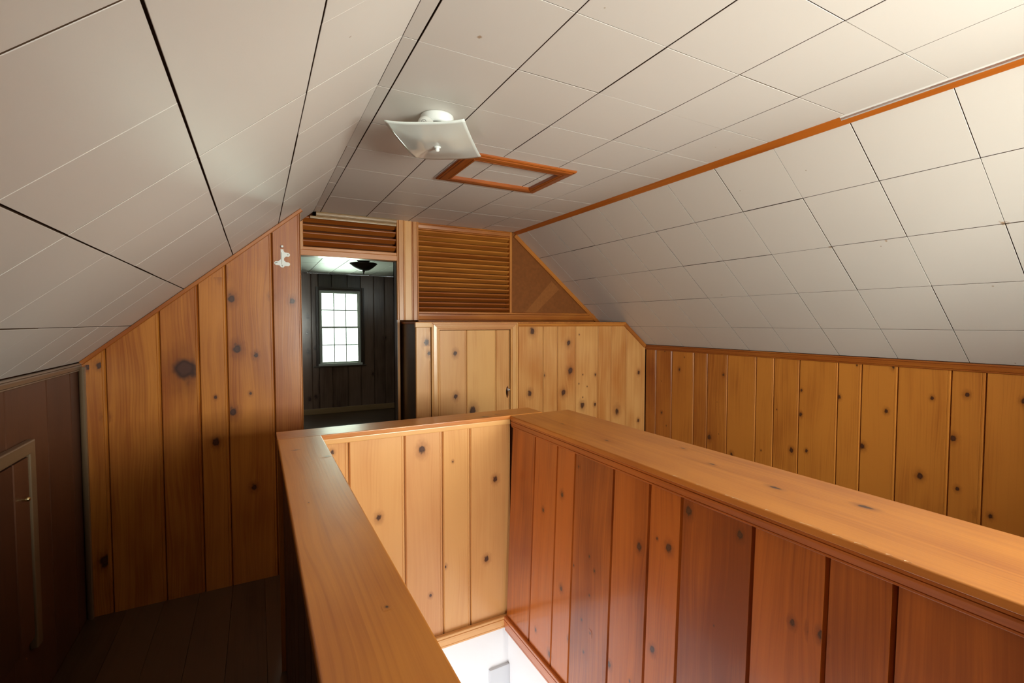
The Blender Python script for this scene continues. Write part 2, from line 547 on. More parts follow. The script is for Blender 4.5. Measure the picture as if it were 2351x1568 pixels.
# frame: u=+x, v=+y would face up; use u=+x, v=+y, n=-z through a mirrored basis (u=-x keeps it right handed)
fce = frame((XT, 0, CZ), (-1, 0, 0), (0, 1, 0), (0, 0, -1))
tile_field(ce, fce, sorted([XT-u for u in us]), ys, 0.0040, 0.0018)

cr = struct(empty('ceiling_right'), 'sloped tile ceiling above the plain knee wall')
nR = Vector((RS[1], 0, -RS[0])).normalized()      # into the room
lenR = math.hypot(*RS)
# u runs up the slope so that (u, v=+y, n) is right handed
upR = Vector((-RS[0], 0, -RS[1])).normalized()
fR = frame((XR, 0, ZKR), upR, (0, 1, 0), upR.cross(Vector((0, 1, 0))))
totR = (XR-XT)/RS[0]*lenR
ju = sorted([0.0] + [totR-(0.0226+k)*lenR for k in range(1, 5)] + [totR])
tile_field(cr, fR, ju, ys, 0.0028, 0.0026)
slab('tile_backing', [(XT, YB0, CZ+0.012), (XR+0.03, YB0, ZKR-0.012), (XR+0.03, YLV+0.08, ZKR-0.012), (XT, YLV+0.08, CZ+0.012)], 0.03, (0.6, 0, 0.8), GAP, cr)

cl = struct(empty('ceiling_left'), 'sloped tile ceiling over the dark aisle')
upL = Vector((-LS[0], 0, -LS[1])).normalized(); lenL = math.hypot(*LS)
fL = frame((XLC, 0, CZ), -upL, (0, 1, 0), (-upL).cross(Vector((0, 1, 0))))
totL = (XL-XLC)/LS[0]*lenL
jl = [0.0] + [(0.0632+k)*lenL for k in range(1, 5)] + [totL]
ysl = [y-0.008 if 0 < i < len(ys)-1 else y for i, y in enumerate(ys)]
tile_field(cl, fL, jl, ysl, 0.0044, 0.0015)
slab('tile_backing', [(XLC, YB0, CZ+0.012), (XL-0.03, YB0, ZKL-0.012), (XL-0.03, YLV+0.08, ZKL-0.012), (XLC, YLV+0.08, CZ+0.012)], 0.03, (-0.6, 0, 0.8), GAP, cl)

# reddish trim strip in the fold of the ceiling
tr = strip('trim_1', frame((XT-0.012, 0, CZ-0.001), (0.80, 0, -0.60), (0, -1, 0), (-0.60, 0, -0.80)), prof_round(0.040, 0.012, 0.004), -YLV, -YB0, REDPINE, None, (0.15, 0, 0.3, 1))
struct(tr, 'reddish wooden strip along the fold of the ceiling')
pt = slab('paint_smear', [(XT-0.012, 2.9, CZ-0.001), (XT-0.0145, 1.5, CZ-0.001), (XT-0.0175, 0.9, CZ-0.001), (XT-0.023, 0.4, CZ-0.001), (XT-0.023, YB0, CZ-0.001), (XT+0.004, YB0, CZ-0.001), (XT+0.004, 2.9, CZ-0.001)], 0.0065, (0, 0, -1), PAINT, tr)

# ------------------------------------------------------------------ knee wall beside the cabinet (x = XR), boards
wr = struct(empty('wall_right'), 'low knotty pine wall under the sloping ceiling')
box('wall_core', (XR+0.017, YB0, -0.2), (XR+0.09, YLV+0.08, ZKR+0.03), GAPW, wr)
fW = frame((XR, 3.203, 0), (0, -1, 0), (0, 0, 1), (-1, 0, 0))
kseam = [3.203, 3.0755, 2.8935, 2.663, 2.5315, 2.352, 2.120, 1.9885, 1.8165, 1.5835, 1.456, 1.2785, 1.0495, 0.919, 0.70, 0.52, 0.37, 0.18, 0.0, -0.15, -0.36, -0.5, -0.7, -0.85, YB0]
kk = [([2.975, 1.214], 8), ([2.812, 1.068], 14), ([3.009, 0.948], 5), ([3.004, 0.672], 12), ([2.948, 0.566], 7), ([3.084, 0.76], 9), ([2.762, 1.174], 7), ([2.387, 1.065], 12), ([2.505, 0.562], 24), ([2.306, 0.475], 18), ([2.071, 0.56], 9), ([1.857, 0.612], 20), ([1.801, 1.02], 11), ([1.803, 0.861], 16), ([1.76, 0.632], 14), ([1.575, 1.008], 16), ([1.482, 1.209], 9), ([1.441, 0.736], 22), ([1.327, 0.962], 16), ([1.295, 1.218], 20), ([1.125, 1.065], 15), ([1.165, 0.64], 26), ([0.987, 1.101], 18), ([1.036, 0.871], 25), ([1.011, 0.618], 16), ([0.884, 0.523], 16), ([0.925, 0.521], 20), ([1.963, 0.868], 7), ([2.439, 0.849], 4), ([2.419, 0.604], 5), ([0.788, 1.099], 18)]
kk = [(3.203-p[0], p[1], r/2.609/2/1084.83*math.hypot(XR, p[0])*0.85*1.1) for p, r in kk]
boards('wall_board', fW, [3.203-s for s in kseam], 0.0, ZKR-0.012, AMBER, wr,
       tones=[.55, .5, .25, .5, .45, .12, .05, .3, .15, .1, .12, .2, .18, .12, .28], knots=kk)
strip('top_moulding', frame((XR+0.001, 3.203, ZKR-0.045), (0, 0, 1), (0, 1, 0), (-1, 0, 0)) @ T(0, 0, 0.014), prof_mould(0.043, 0.014), -3.203+YB0, 0.0, AMBER, wr, (0.85, 0, 0.2, 1))

# ------------------------------------------------------------------ far board wall (y = YLW), ends at the doorway
XE = 0.2297
wf = struct(empty('wall_far_left'), 'knotty pine board wall ending beside the bedroom doorway')
core = [(XL, YLW+0.017, 0), (XE-0.002, YLW+0.017, 0), (XE-0.002, YLW+0.017, zslL(XE)-0.004), (XL, YLW+0.017, ZKL-0.004)]
slab('wall_core', core, YLV+0.08-YLW-0.017, (0, 1, 0), GAPW, wf)
strip('end_board', frame((XE, YLW+0.001, 0), (0, 1, 0), (0, 0, 1), (1, 0, 0)), prof_box(YLV-YLW-0.002, 0.002, 0.0005), 0.0, zslL(XE)-0.01, AMBER, wf, (0.3, 0, .2, 1))
fF = frame((XL, YLW, 0), (1, 0, 0), (0, 0, 1), (0, -1, 0))
fs = [XL, -0.663, -0.4435, -0.274, -0.146, 0.0815, XE]
fk = [([-0.335, 1.208], 24, 1.2), ([-0.165, 1.733], 9), ([-0.123, 1.593], 8), ([-0.102, 1.319], 9), ([-0.01, 1.28], 5), ([-0.728, 1.246], 5), ([-0.687, 1.249], 5), ([-0.668, 0.993], 5), ([-0.128, 0.972], 8), ([-0.04, 1.067], 3), ([0.075, 1.61], 5), ([0.181, 1.585], 6), ([-0.207, 0.812], 7), ([-0.205, 1.057], 3), ([-0.690, 0.269], 10), ([-0.033, 0.536], 6)]
fk = [(k[0][0]-XL, k[0][1], k[1]/1084.83*2.72*0.9) + tuple(k[2:]) for k in fk]
boards('wall_board', fF, [s-XL for s in fs], 0.0, lambda u: zslL(XL+u)-0.016, AMBER, wf, tones=[.50, .55, .58, .32, .45, .62], knots=fk, red=[0, 0, 0, 0, 0, .08])  # deeper board tones stand in for the weaker light on this wall
dL = -upL
strip('slope_moulding', frame((XLC, YLW+0.004, CZ), dL, Vector((0, -1, 0)).cross(dL), (0, -1, 0)) @ T(0, 0, 0.012), prof_box((XLC-XL)/abs(LS[0])*lenL-0.005, 0.012, 0.003), -0.026, -0.003, AMBER, wf, (0.6, 0, .1, 1)) \
    if False else None
# moulding follows the slope: built as a strip whose length runs down the slope
Ls = (XLC-XL)/abs(LS[0])*lenL
fm = frame((XLC, YLW-0.012, CZ), upL.cross(Vector((0, -1, 0)))*1.0, dL, (0, -1, 0))
Uv = Vector((0, -1, 0)).cross(Vector(dL))
side = 1 if (dL.cross(Vector((0, -1, 0)))).z < 0 else -1
Ud = dL.cross(Vector((0, -1, 0)))            # points away from or into the ceiling
fm = frame(Vector((XLC, YLW-0.012, CZ)), Ud, dL, Ud.cross(dL))
strip('slope_moulding', fm @ (T(0.001, 0, 0) if Ud.z < 0 else T(-0.021, 0, 0)), prof_box(0.020, 0.012, 0.003), (XLC-XE)/abs(LS[0])*lenL, Ls-0.005, AMBER, wf, (0.65, 0, .1, 1))
strip('corner_moulding', frame((XL+0.001, YLW-0.001, 0), (1, 0, 0), (0, 0, 1), (0, -1, 0)) @ T(0, 0, 0.02), prof_quarter(0.026, 0.02), 0.0, ZKL-0.022, DIMW, wf, (0.3, 0, .5, 1))

# ------------------------------------------------------------------ knee wall over the dark aisle with its access door
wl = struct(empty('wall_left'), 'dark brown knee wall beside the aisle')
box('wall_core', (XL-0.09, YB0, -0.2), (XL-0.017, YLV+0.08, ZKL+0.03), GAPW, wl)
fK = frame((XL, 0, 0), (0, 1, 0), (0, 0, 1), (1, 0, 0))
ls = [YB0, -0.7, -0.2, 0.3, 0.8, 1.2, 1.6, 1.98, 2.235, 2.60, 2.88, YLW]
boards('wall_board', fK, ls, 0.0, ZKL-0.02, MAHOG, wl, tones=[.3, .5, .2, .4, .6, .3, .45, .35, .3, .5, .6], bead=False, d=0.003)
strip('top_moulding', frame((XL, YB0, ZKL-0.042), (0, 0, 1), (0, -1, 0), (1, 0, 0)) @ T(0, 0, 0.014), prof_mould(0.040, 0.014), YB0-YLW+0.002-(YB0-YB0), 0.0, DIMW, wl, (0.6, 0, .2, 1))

ad = thing(empty('access_door', (XL, 2.1, 0.25)), 'small dark plywood access door with a knob in the low brown wall', 'door')
for i, (a, b) in enumerate(((1.72, 1.98), (1.98, 2.22), (2.22, 2.345))):
    strip('door_board', frame((XL+0.020, a, 0), (0, 1, 0), (0, 0, 1), (1, 0, 0)), prof_board(b-a-0.002, 0.019, 0.004, False), 0.30, 0.972, MAHOG, ad,
          (.75 if i < 2 else .05, 0, random.random(), 1))
fr_ = frame((XL+0.024, 2.350, 0), (0, 1, 0), (0, 0, 1), (1, 0, 0))
strip('door_trim', fr_, prof_round(0.048, 0.023, 0.005), 0.25, lambda u: 0.978+u, DIMW, ad, (.3, 0, .4, 1))
strip('door_trim', frame((XL+0.024, 1.667, 0), (0, 1, 0), (0, 0, 1), (1, 0, 0)), prof_round(0.048, 0.023, 0.005), 0.25, lambda u: 1.026-u, DIMW, ad, (.3, 0, .4, 1))
strip('door_trim', frame((XL+0.024, 0, 0.978), (0, 0, 1), (0, -1, 0), (1, 0, 0)), prof_round(0.048, 0.023, 0.005), lambda u: -2.350-u, lambda u: -1.715+u, DIMW, ad, (.3, 0, .4, 1))
lathe('knob', [(0.0, 0.022), (0.006, 0.021), (0.009, 0.015), (0.006, 0.008), (0.004, 0.0)], BRASS, ad,
      frame((XL+0.020, 2.278, 0.833), (0, 1, 0), (0, 0, 1), (1, 0, 0)), 20)

# ------------------------------------------------------------------ louvered far wall (y = YLV)
wv = struct(empty('wall_far'), 'far wall with louvered vents over the doorway and the cabinet')
YBK = YLV+0.075
fV = frame((0, YLV, 0), (1, 0, 0), (0, 0, 1), (0, -1, 0))
# dark closure behind the louvers and above the doorway
box('louver_backing', (XE, YBK, 1.925), (0.955, YBK+0.02, CZ+0.02), GAPW, wv)
slab('louver_backing', [(0.93, YBK, 0), (XR, YBK, 0), (XR, YBK, ZKR), (XT, YBK, CZ), (0.93, YBK, CZ)], 0.02, (0, 1, 0), GAPW, wv)
# post between doorway and cabinet, boards of different tone
strip('post_moulding', fV @ T(0.930, 0, 0.022), prof_mould(0.062, 0.030), 1.48, CZ, PINE, wv, (.55, 0, .1, 1))
strip('post_board', fV @ T(0.992, 0, 0.014), prof_box(0.050, 0.03), 1.48, CZ, PINE, wv, (.15, 0, .5, 1))
strip('post_board', fV @ T(1.042, 0, 0.018), prof_mould(0.056, 0.034), 1.48, CZ, PINE, wv, (.75, 0, .8, 1))
box('post_core', (0.936, YLV, 1.482), (1.096, YBK, CZ), GAPW, wv)
# narrow jamb on the far side of the doorway, dark-coloured cabinet side beside it
strip('door_jamb', fV @ T(0.934, 0, 0.002), prof_box(0.018, 0.08, 0.002), 0.0, 1.48, PINE, wv, (.45, 0, .7, 1))
box('door_jamb', (0.930, YLV+0.001, 0), (0.934, YBK+0.02, 1.925), DARKW, wv)  # unlit jamb reveal, its shade put into the dark wood
# header over the doorway
strip('door_header', frame((0, YLV, 1.922), (0, 0, 1), (-1, 0, 0), (0, -1, 0)) @ T(0, 0, 0.016), prof_box(0.040, 0.09, 0.003), -0.930, -XE, AMBER, wv, (.05, .3, .1, 1))
strip('door_header', frame((0, YLV, 1.962), (0, 0, 1), (-1, 0, 0), (0, -1, 0)) @ T(0, 0, 0.006), prof_box(0.022, 0.08, 0.003), -0.930, -0.285, AMBER, wv, (.0, .2, .1, 1))
# side stile at the slope
strip('louver_stile', fV @ T(XE+0.001, 0, 0.004), prof_box(0.058, 0.07, 0.002), 1.962, lambda u: min(zslL(XE+u), CZ)-0.004, PINE, wv, (.6, 0, .3, 1))


def slats(parent, x0, x1, z0, z1, n, tones, mtl, tilt=26):
    pitch = (z1-z0)/n
    for i in range(n):
        zc = z1-(i+0.5)*pitch
        a = math.radians(tilt); L = 0.050; h = 0.0135
        prof = [(0.0045, -h), (0.0012, -h*0.8), (0, -h*0.5), (0.0012, -h*0.2), (0.0045, 0), (L-0.003, 0), (L, -h*0.5), (L-0.002, -h)]
        # u runs from the front edge back and down
        U = Vector((0, math.cos(a), -math.sin(a))); V = Vector((-1, 0, 0))
        Nn = U.cross(V)
        O = Vector((0, YLV+0.010, zc+pitch*0.45))
        strip('slat', frame(O, U, V, Nn), prof, -x1, -x0, mtl, parent, (tones[i % len(tones)], 0, random.random(), 1))


lp = empty('louver_panel', (0, 0, 0), wv)
slats(lp, 1.096, 1.908, 1.548, 2.178, 16, [.35, .2, .45, .2, .5, .4, .3, .25, .45, .35, .3, .5, .8, .75, .85, .9], AMBER)
lp2 = empty('louver_panel', (0, 0, 0), wv)
slats(lp2, 0.280, 0.934, 1.986, 2.200, 4, [.9, .75, .8, .9], AMBER, 34)
strip('louver_rail', frame((0, YLV, 2.175), (0, 0, 1), (-1, 0, 0), (0, -1, 0)) @ T(0, 0, 0.008), prof_mould(CZ-2.175, 0.03), -1.895, -1.098, AMBER, wv, (.5, 0, .3, 1))
strip('louver_rail', frame((0, YLV, 1.463), (0, 0, 1), (-1, 0, 0), (0, -1, 0)) @ T(0, 0, 0.012), prof_mould(0.085, 0.05), -2.80, -1.098, AMBER, wv, (.55, 0, .3, 1))
strip('louver_stile', fV @ T(1.892, 0, 0.006), prof_box(0.022, 0.07, 0.002), 1.545, CZ-0.002, AMBER, wv, (.35, 0, .3, 1))
strip('crown_moulding', frame((0, YLV, 2.196), (0, 0, 1), (-1, 0, 0), (0, -1, 0)) @ T(0, 0, 0.030), prof_mould(0.030, 0.028), -0.928, -0.372, GREYW, wv, (.0, 0, .3, 1))
strip('crown_moulding', frame((0, YLV, 2.178), (0, 0, 1), (-1, 0, 0), (0, -1, 0)) @ T(0, 0, 0.018), prof_round(0.018, 0.018, 0.004), -0.928, -0.335, GREYW, wv, (.1, 0, .3, 1))
# triangular coarse board and its mouldings
XTR = 1.914
def zt(x): return zslR(x)-0.002
xend = XT + (1.463-CZ)/RS[1]*RS[0]
slab('gable_panel', [(XTR, YLV+0.004, 1.50), (xend, YLV+0.004, 1.463), (xend, YLV+0.004, 1.465), (XT, YLV+0.004, CZ-0.002), (XTR, YLV+0.004, CZ-0.002)], 0.04, (0, 1, 0), PLY, wv)
slab('gable_panel', [(2.03, YLV+0.0035, 1.53), (2.14, YLV+0.0035, 1.53), (2.40, YLV+0.0035, 1.76), (2.32, YLV+0.0035, 1.83)], 0.02, (0, 1, 0), PLYL, wv)
dR = -upR
UdR = dR.cross(Vector((0, -1, 0)))
frm = frame(Vector((XT, YLV-0.014, CZ)), UdR, dR, UdR.cross(dR))
strip('slope_moulding', frm @ (T(0.001, 0, 0) if UdR.z < 0 else T(-0.037, 0, 0)), prof_mould(0.036, 0.014), 0.02, (xend-XT)/RS[0]*lenR-0.005, AMBER, wv, (.35, 0, .1, 1))

# ------------------------------------------------------------------ built-in cabinet below the louvers
cb = thing(empty('built_in_cabinet', (2.0, 3.38, 0)), 'chest-high knotty pine built-in with a small latched door, under the louvered vent', 'cabinet')
ZT = 1.463
fC = frame((0, YCAB, 0), (1, 0, 0), (0, 0, 1), (0, -1, 0))
box('cabinet_body', (0.972, YCAB+0.017, 0.0), (XR-0.001, YLV-0.001, ZT-0.012), GAPW, cb)
strip('side_panel', frame((0.968, YLV-0.002, 0), (0, -1, 0), (0, 0, 1), (-1, 0, 0)), prof_box(YLV-YCAB-0.018, 0.004, 0.001), 0.0, ZT-0.014, DARKW, cb, (.4, 0, .3, 1))  # unlit side of the pine cabinet, shade put into the wood colour
ck = [([1.259, 1.239], 5), ([1.261, 0.925], 5), ([1.044, 1.319], 6), ([1.062, 1.242], 4), ([1.394, 0.808], 8), ([1.908, 1.394], 7), ([1.885, 0.902], 6), ([2.255, 1.291], 6), ([2.273, 1.059], 8), ([2.205, 0.883], 7), ([2.014, 1.037], 4), ([2.4, 0.766], 7), ([2.775, 0.684], 8), ([3.026, 1.011], 5), ([3.027, 0.574], 4), ([2.364, 1.361], 2), ([2.403, 1.024], 2), ([2.536, 1.017], 3), ([2.363, 0.949], 2), ([2.449, 0.921], 2), ([2.404, 0.832], 2), ([2.534, 0.762], 4)]
ck = [(p[0], p[1], r/1084.83*3.3*0.95) for p, r in ck]
strip('end_board', fC @ T(0.968, 0, 0), prof_board(0.110, 0.017, 0.006), 0.0, ZT-0.034, PINE, cb, (.18, .25, .3, 1), [(k[0]-0.968, k[1], k[2]) for k in ck if k[0] < 1.07])
strip('top_block', frame((0, YCAB, ZT-0.036), (0, 0, 1), (-1, 0, 0), (0, -1, 0)) @ T(0, 0, 0.016), prof_round(0.036, 0.03, 0.004), -1.079, -0.962, PINE, cb, (.1, 0, .3, 1))
boards('front_board', fC, [1.773, 1.784, 2.012, 2.151, 2.331, 2.566, 2.708, 2.881, 3.1095], 0.0, lambda u: min(ZT, zslR(u))-0.03, PINE, cb,
       tones=[.4, .52, .5, .58, .36, .60, .56, .40], knots=ck, d=0.006)
cd = empty('door', (0, 0, 0), cb)
boards('door_board', fC @ T(0, 0, 0.003), [1.138, 1.349, 1.588, 1.709], 0.32, 1.404, PINE, cd, tones=[.22, .12, .32], knots=ck, d=0.005, red=[.3, .0, .12])
tw = 0.062
strip('door_trim', fC @ T(1.0785, 0, 0.016), prof_mould(0.059, 0.016), 0.25, lambda u: 1.408+(0.059-u)*0.92, PINE, cb, (.18, 0, .2, 1))
strip('door_trim', fC @ T(1.7105, 0, 0.016), prof_mould(tw, 0.016), 0.25, lambda u: 1.408+u*0.89, PINE, cb, (.30, 0, .5, 1))
strip('door_trim', frame((0, YCAB, 1.408), (0, 0, 1), (-1, 0, 0), (0, -1, 0)) @ T(0, 0, 0.016), prof_mould(0.055, 0.016),
      lambda u: -1.7105-u*1.1, lambda u: -1.1375+u*1.07, PINE, cb, (.45, .5, .2, 1))
strip('top_rail', frame((0, YCAB, ZT-0.034), (0, 0, 1), (-1, 0, 0), (0, -1, 0)) @ T(0, 0, 0.012), prof_mould(0.034, 0.012), -2.862, lambda u: -1.735-u*0.9, AMBER, cb, (.25, 0, .3, 1))
bbox('top_shelf', (0.964, YCAB-0.012, ZT-0.012), (2.86, YLV-0.001, ZT+0.003), AMBER, cb, 0.002, (.5, 0, .3, 1))
frm2 = frame(Vector((XT, YCAB-0.012, CZ)), UdR, dR, UdR.cross(dR))
s_a = (2.862-XT)/RS[0]*lenR; s_b = (XR-XT)/RS[0]*lenR
strip('slope_rail', frm2 @ (T(0.001, 0, 0) if UdR.z < 0 else T(-0.037, 0, 0)), prof_mould(0.036, 0.012), s_a, s_b-0.002, AMBER, cb, (.45, 0, .1, 1))
hd = lathe('handle', [(0.0, 0.024), (0.009, 0.022), (0.011, 0.014), (0.006, 0.006), (0.006, 0.0)], CHROME, cd, fC @ T(1.688, 0.945, 0.006), 20)


def latch_mesh():
    bm = bmesh.new(); n = 14; top = []; bot = []
    for i in range(n):
        a = 2*math.pi*i/n
        x = 0.012*math.sin(a)*abs(math.sin(a))**0.4; z = 0.052*math.cos(a)
        top.append(bm.verts.new((x*0.6, z*0.9, 0.006))); bot.append(bm.verts.new((x, z, 0)))
    bm.faces.new(top[::-1])
    for i in range(n): bm.faces.new((bot[i], bot[(i+1) % n], top[(i+1) % n], top[i]))
    bmesh.ops.recalc_face_normals(bm, faces=bm.faces[:])
    me = bpy.data.meshes.new('latch_plate'); bm.to_mesh(me); bm.free(); return me


place(link('latch_plate', latch_mesh(), cd, CHROME), fC @ T(1.684, 0.930, 0.0035))
lathe('hinge', [(0.0, 0.0), (0.004, 0.001), (0.004, 0.044), (0.0, 0.045)], BRASS, cd, T(1.1365, YCAB-0.006, 1.146), 10)

# ------------------------------------------------------------------ parapets around the stairwell
TB, TZ = 0.019, ZCAP


def seam_row(end):
    row = [0, .2, .33, .52, .68, .9, 1.05, 1.25, 1.4, 1.62, 1.8, 1.95, 2.15, 2.32, 2.5, 2.7, 2.85, 3.05]
    return [v for v in row if v < end-0.04] + [end]



def cap_frame_y(x0):      # cap running along +y, u=+x
    return frame((x0, 0, ZCAP), (1, 0, 0), (0, 1, 0), (0, 0, 1))


# far parapet
pf = thing(empty('stair_parapet', (0.65, 2.1, 0)), 'short pale pine parapet crossing the far end of the stairwell, before the cabinet', 'half wall')
strip('cap', frame((0, YC0, ZCAP), (0, 1, 0), (-1, 0, 0), (0, 0, 1)), prof_round(YC1-YC0, TB, 0.003), -XC3, -XA1, CAPW, pf, (.42, 0, .35, 1), [(0.05, -1.0, 0.012, 2.5), (0.03, -0.96, 0.010, 2)])
strip('cap_moulding', frame((0, YC0, ZCAP-TB-0.026), (0, 0, 1), (-1, 0, 0), (0, -1, 0)) @ T(0, 0, -0.006), prof_round(0.026, 0.018, 0.005), -XC1-0.004, -XA2+0.02, PINE, pf, (.02, 0, .35, 1))
YP = 2.047
fP = frame((0, YP, 0), (1, 0, 0), (0, 0, 1), (0, -1, 0))
fpk = [([0.447, 0.616], 16), ([0.643, 0.89], 22), ([0.79, 0.815], 8), ([1.011, 0.696], 16), ([0.963, 0.31], 16), ([0.75, 0.325], 9), ([0.678, 0.208], 9), ([0.262, 0.928], 10)]
fpk = [(p[0], p[1], r/2.347/1084.83*2.15*0.8) for p, r in fpk] + [(0.64, 0.80, 0.028, 3.2)]
boards('panel_board', fP, [0.20, 0.328, 0.565, 0.742, 0.880, 1.098], -0.03, 0.966, PINE, pf, tones=[.28, .12, .22, .10, .16], knots=fpk[:-1], red=[0.2, .22, .50, .1, .16])
strip('base_moulding', frame((0, YC0+0.001, -0.055), (0, 0, 1), (-1, 0, 0), (0, -1, 0)) @ T(0, 0, 0.004), prof_mould(0.064, 0.018), -1.0755, -0.202, PINE, pf, (.15, 0, .2, 1))
box('parapet_core', (XA1+0.025, YP+0.0165, -0.02), (XC3-0.02, YC1-0.035, ZCAP-TB), GAPW, pf)
strip('end_board', frame((XA1+0.0195, YC1-0.02, 0), (0, -1, 0), (0, 0, 1), (-1, 0, 0)), prof_board(YC1-YC0-0.022, bead=False), 0.0, 0.965, MAHOG, pf)  # shaded end on the aisle, darkness put into the board colour
boards('panel_board', frame((XC3-0.02, YC1-0.015, 0), (-1, 0, 0), (0, 0, 1), (0, 1, 0)), [0, .16, .35, .5, .72, .9, 1.185], 0.0, 0.985, AMBER, pf)

# parapet next to the camera, over the dark aisle
pl = thing(empty('stair_parapet', (0.14, 0.4, 0)), 'narrow pine parapet between the stairwell and the dark aisle', 'half wall')
strip('cap', cap_frame_y(XA1), prof_round(XA2-XA1, TB, 0.004), YNEAR, YC0-0.0015, CAPW, pl, (.30, 0, .62, 1),
      [(0.050, 1.835, 0.008, 0.45), (0.140, 1.70, 0.007, 0.5), (0.113, 0.745, 0.003, 1.2), (0.045, 1.28, 0.0015, 1.5)])
box('parapet_core', (XA1+0.036, YNEAR+0.01, 0.001), (XA2-0.036, YC0-0.003, ZCAP-TB), GAPW, pl)
strip('cap_moulding', frame((XA2-0.02, 0, ZCAP-TB-0.026), (0, 0, 1), (0, 1, 0), (1, 0, 0)) @ T(0, 0, 0.012), prof_round(0.026, 0.012, 0.005), YNEAR, YC0-0.006, PINE, pl, (.1, 0, .35, 1))
strip('cap_moulding', frame((XA1+0.02, 0, ZCAP-TB-0.026), (0, 0, 1), (0, -1, 0), (-1, 0, 0)) @ T(0, 0, 0.012), prof_round(0.026, 0.012, 0.005), -YC0+0.006, -YNEAR, AMBER, pl, (.4, 0, .35, 1))
boards('panel_board', frame((XA2-0.0195, YNEAR, 0), (0, 1, 0), (0, 0, 1), (1, 0, 0)), seam_row(YC0-0.004-YNEAR), -0.03, 0.965, PINE, pl)
boards('panel_board', frame((XA1+0.0195, YC0-0.002, 0), (0, -1, 0), (0, 0, 1), (-1, 0, 0)), seam_row(YC0-0.002-YNEAR), 0.0, 0.965, MAHOG, pl, bead=False)  # aisle side lies in shade; the dark board colour carries it

# broad parapet beside the stair
pr_ = thing(empty('stair_parapet', (1.26, 0.4, 0)), 'long reddish pine parapet with a broad scuffed cap beside the stair', 'half wall')
strip('cap', frame((XC1, 0, ZCAP-0.002), (1, 0, 0), (0, 1, 0), (0, 0, 1)), prof_round(XC2-XC1, TB, 0.004), YNEAR, YC0-0.001, CAPW, pr_, (.34, 0, .15, 1),
      [(0.20, 1.02, 0.0055, 2.2), (0.17, 0.79, 0.007, 2.2), (0.235, 0.60, 0.0085, 2.0), (0.10, 1.42, 0.005, 2.5), (0.27, 1.2, 0.005, 2.5), (0.12, 1.75, 0.004, 3)])
# the stair-side face leans a little: top at 1.095, foot at 1.060
lean = Vector((0.0365, 0, 1.0)).normalized()
fS = frame((1.0605, 2.046, 0), (0, -1, 0), lean, Vector((0, -1, 0)).cross(lean))
ss = [2.0275, 1.8075, 1.628, 1.5025, 1.2735, 1.100, 0.9715, 0.743, 0.5665, 0.4415, 0.255, 0.08, -0.06, -0.25, -0.40, -0.60, -0.78, YNEAR]
sk = [([1.742, 0.636], 9), ([1.596, 0.753], 12), ([1.601, 0.354], 12), ([1.806, 0.055], 8), ([1.482, 0.9], 6), ([1.412, 0.573], 8), ([1.381, 0.531], 9), ([1.411, 0.422], 7), ([1.459, 0.299], 8), ([1.405, 0.277], 6), ([1.446, 0.177], 9), ([1.512, 0.492], 7), ([1.147, 0.723], 18), ([1.069, 0.783], 8), ([1.021, 0.773], 19), ([0.947, 0.914], 20), ([0.781, 0.91], 17), ([1.084, 0.414], 16), ([1.294, 0.227], 14), ([0.641, 0.756], 14), ([0.596, 0.76], 20), ([0.577, 0.764], 18), ([1.689, 0.014], 14), ([1.546, 0.168], 10), ([1.187, 0.239], 8), ([0.856, 0.625], 4)]
def _sk(p, r):
    z = p[1]; xw = 1.0605+0.0365*z; s = xw/1.095
    return (2.046-p[0]*s, CH-(CH-z)*s, r/1.9575/1084.83*math.hypot(xw, p[0])*0.78)
sk = [_sk(p, r) for p, r in sk]
boards('panel_board', fS, [2.046-s for s in ss], -0.02, 0.965, REDPINE, pr_, tones=[.50, .18, .22, .62, .30, .18, .72, .35, .55, .60, .4, .3], knots=sk, bead=False, d=0.0105)
strip('cap_moulding', frame((XC1, 0, 0), (0, 0, 1), (0, -1, 0), (-1, 0, 0)) @ T(ZCAP-TB-0.0415, 0, -0.003), prof_mould(0.040, 0.014), -YC0+0.001, -YNEAR, REDPINE, pr_, (.35, 0, .35, 1))
strip('base_moulding', frame((1.0615, 0, -0.066), (0, 0, 1), (0, -1, 0), (-1, 0, 0)) @ T(0, 0, 0.014), prof_mould(0.076, 0.016), -YC0+0.003, -YNEAR, REDPINE, pr_, (.1, 0.3, .35, 1))
box('parapet_core', (1.118, YNEAR, -0.02), (XC2-0.036, YC0-0.02, ZCAP-TB-0.003), GAPW, pr_)
boards('panel_board', frame((XC2-0.02, YNEAR, 0), (0, 1, 0), (0, 0, 1), (1, 0, 0)), seam_row(YC0-YNEAR-0.02), 0.0, 0.983, AMBER, pr_)
# scuffs: bare-wood chips along the front edge of the broad cap
bm = bmesh.new()
for (yy, L, dd) in ((0.985, 0.030, 0.004), (0.905, 0.018, 0.003), (0.80, 0.040, 0.004), (0.775, 0.05, 0.005), (0.70, 0.016, 0.003), (0.60, 0.05, 0.004), (0.545, 0.02, 0.003), (0.50, 0.025, 0.003), (0.45, 0.012, 0.003), (0.42, 0.012, 0.003)):
    pts = []
    for k in range(5):
        t = k/4; e = math.sin(math.pi*t)*dd*random.uniform(.6, 1.1)
        pts.append((t, e))
    A = [bm.verts.new((XC1+0.0014, yy-L/2+L*t, ZCAP-0.002-0.0028-e*0.5)) for t, e in pts]
    B = [bm.verts.new((XC1+0.0024+e, yy-L/2+L*t, ZCAP-0.002+0.0004)) for t, e in pts]
    for i in range(4): bm.faces.new((A[i], A[i+1], B[i+1], B[i]))
me = bpy.data.meshes.new('edge_chips'); bm.to_mesh(me); bm.free()
RAW = plain('bare_chipped_wood', (0.85, 0.66, 0.45), 0.7, vary=0.3, scale=90)
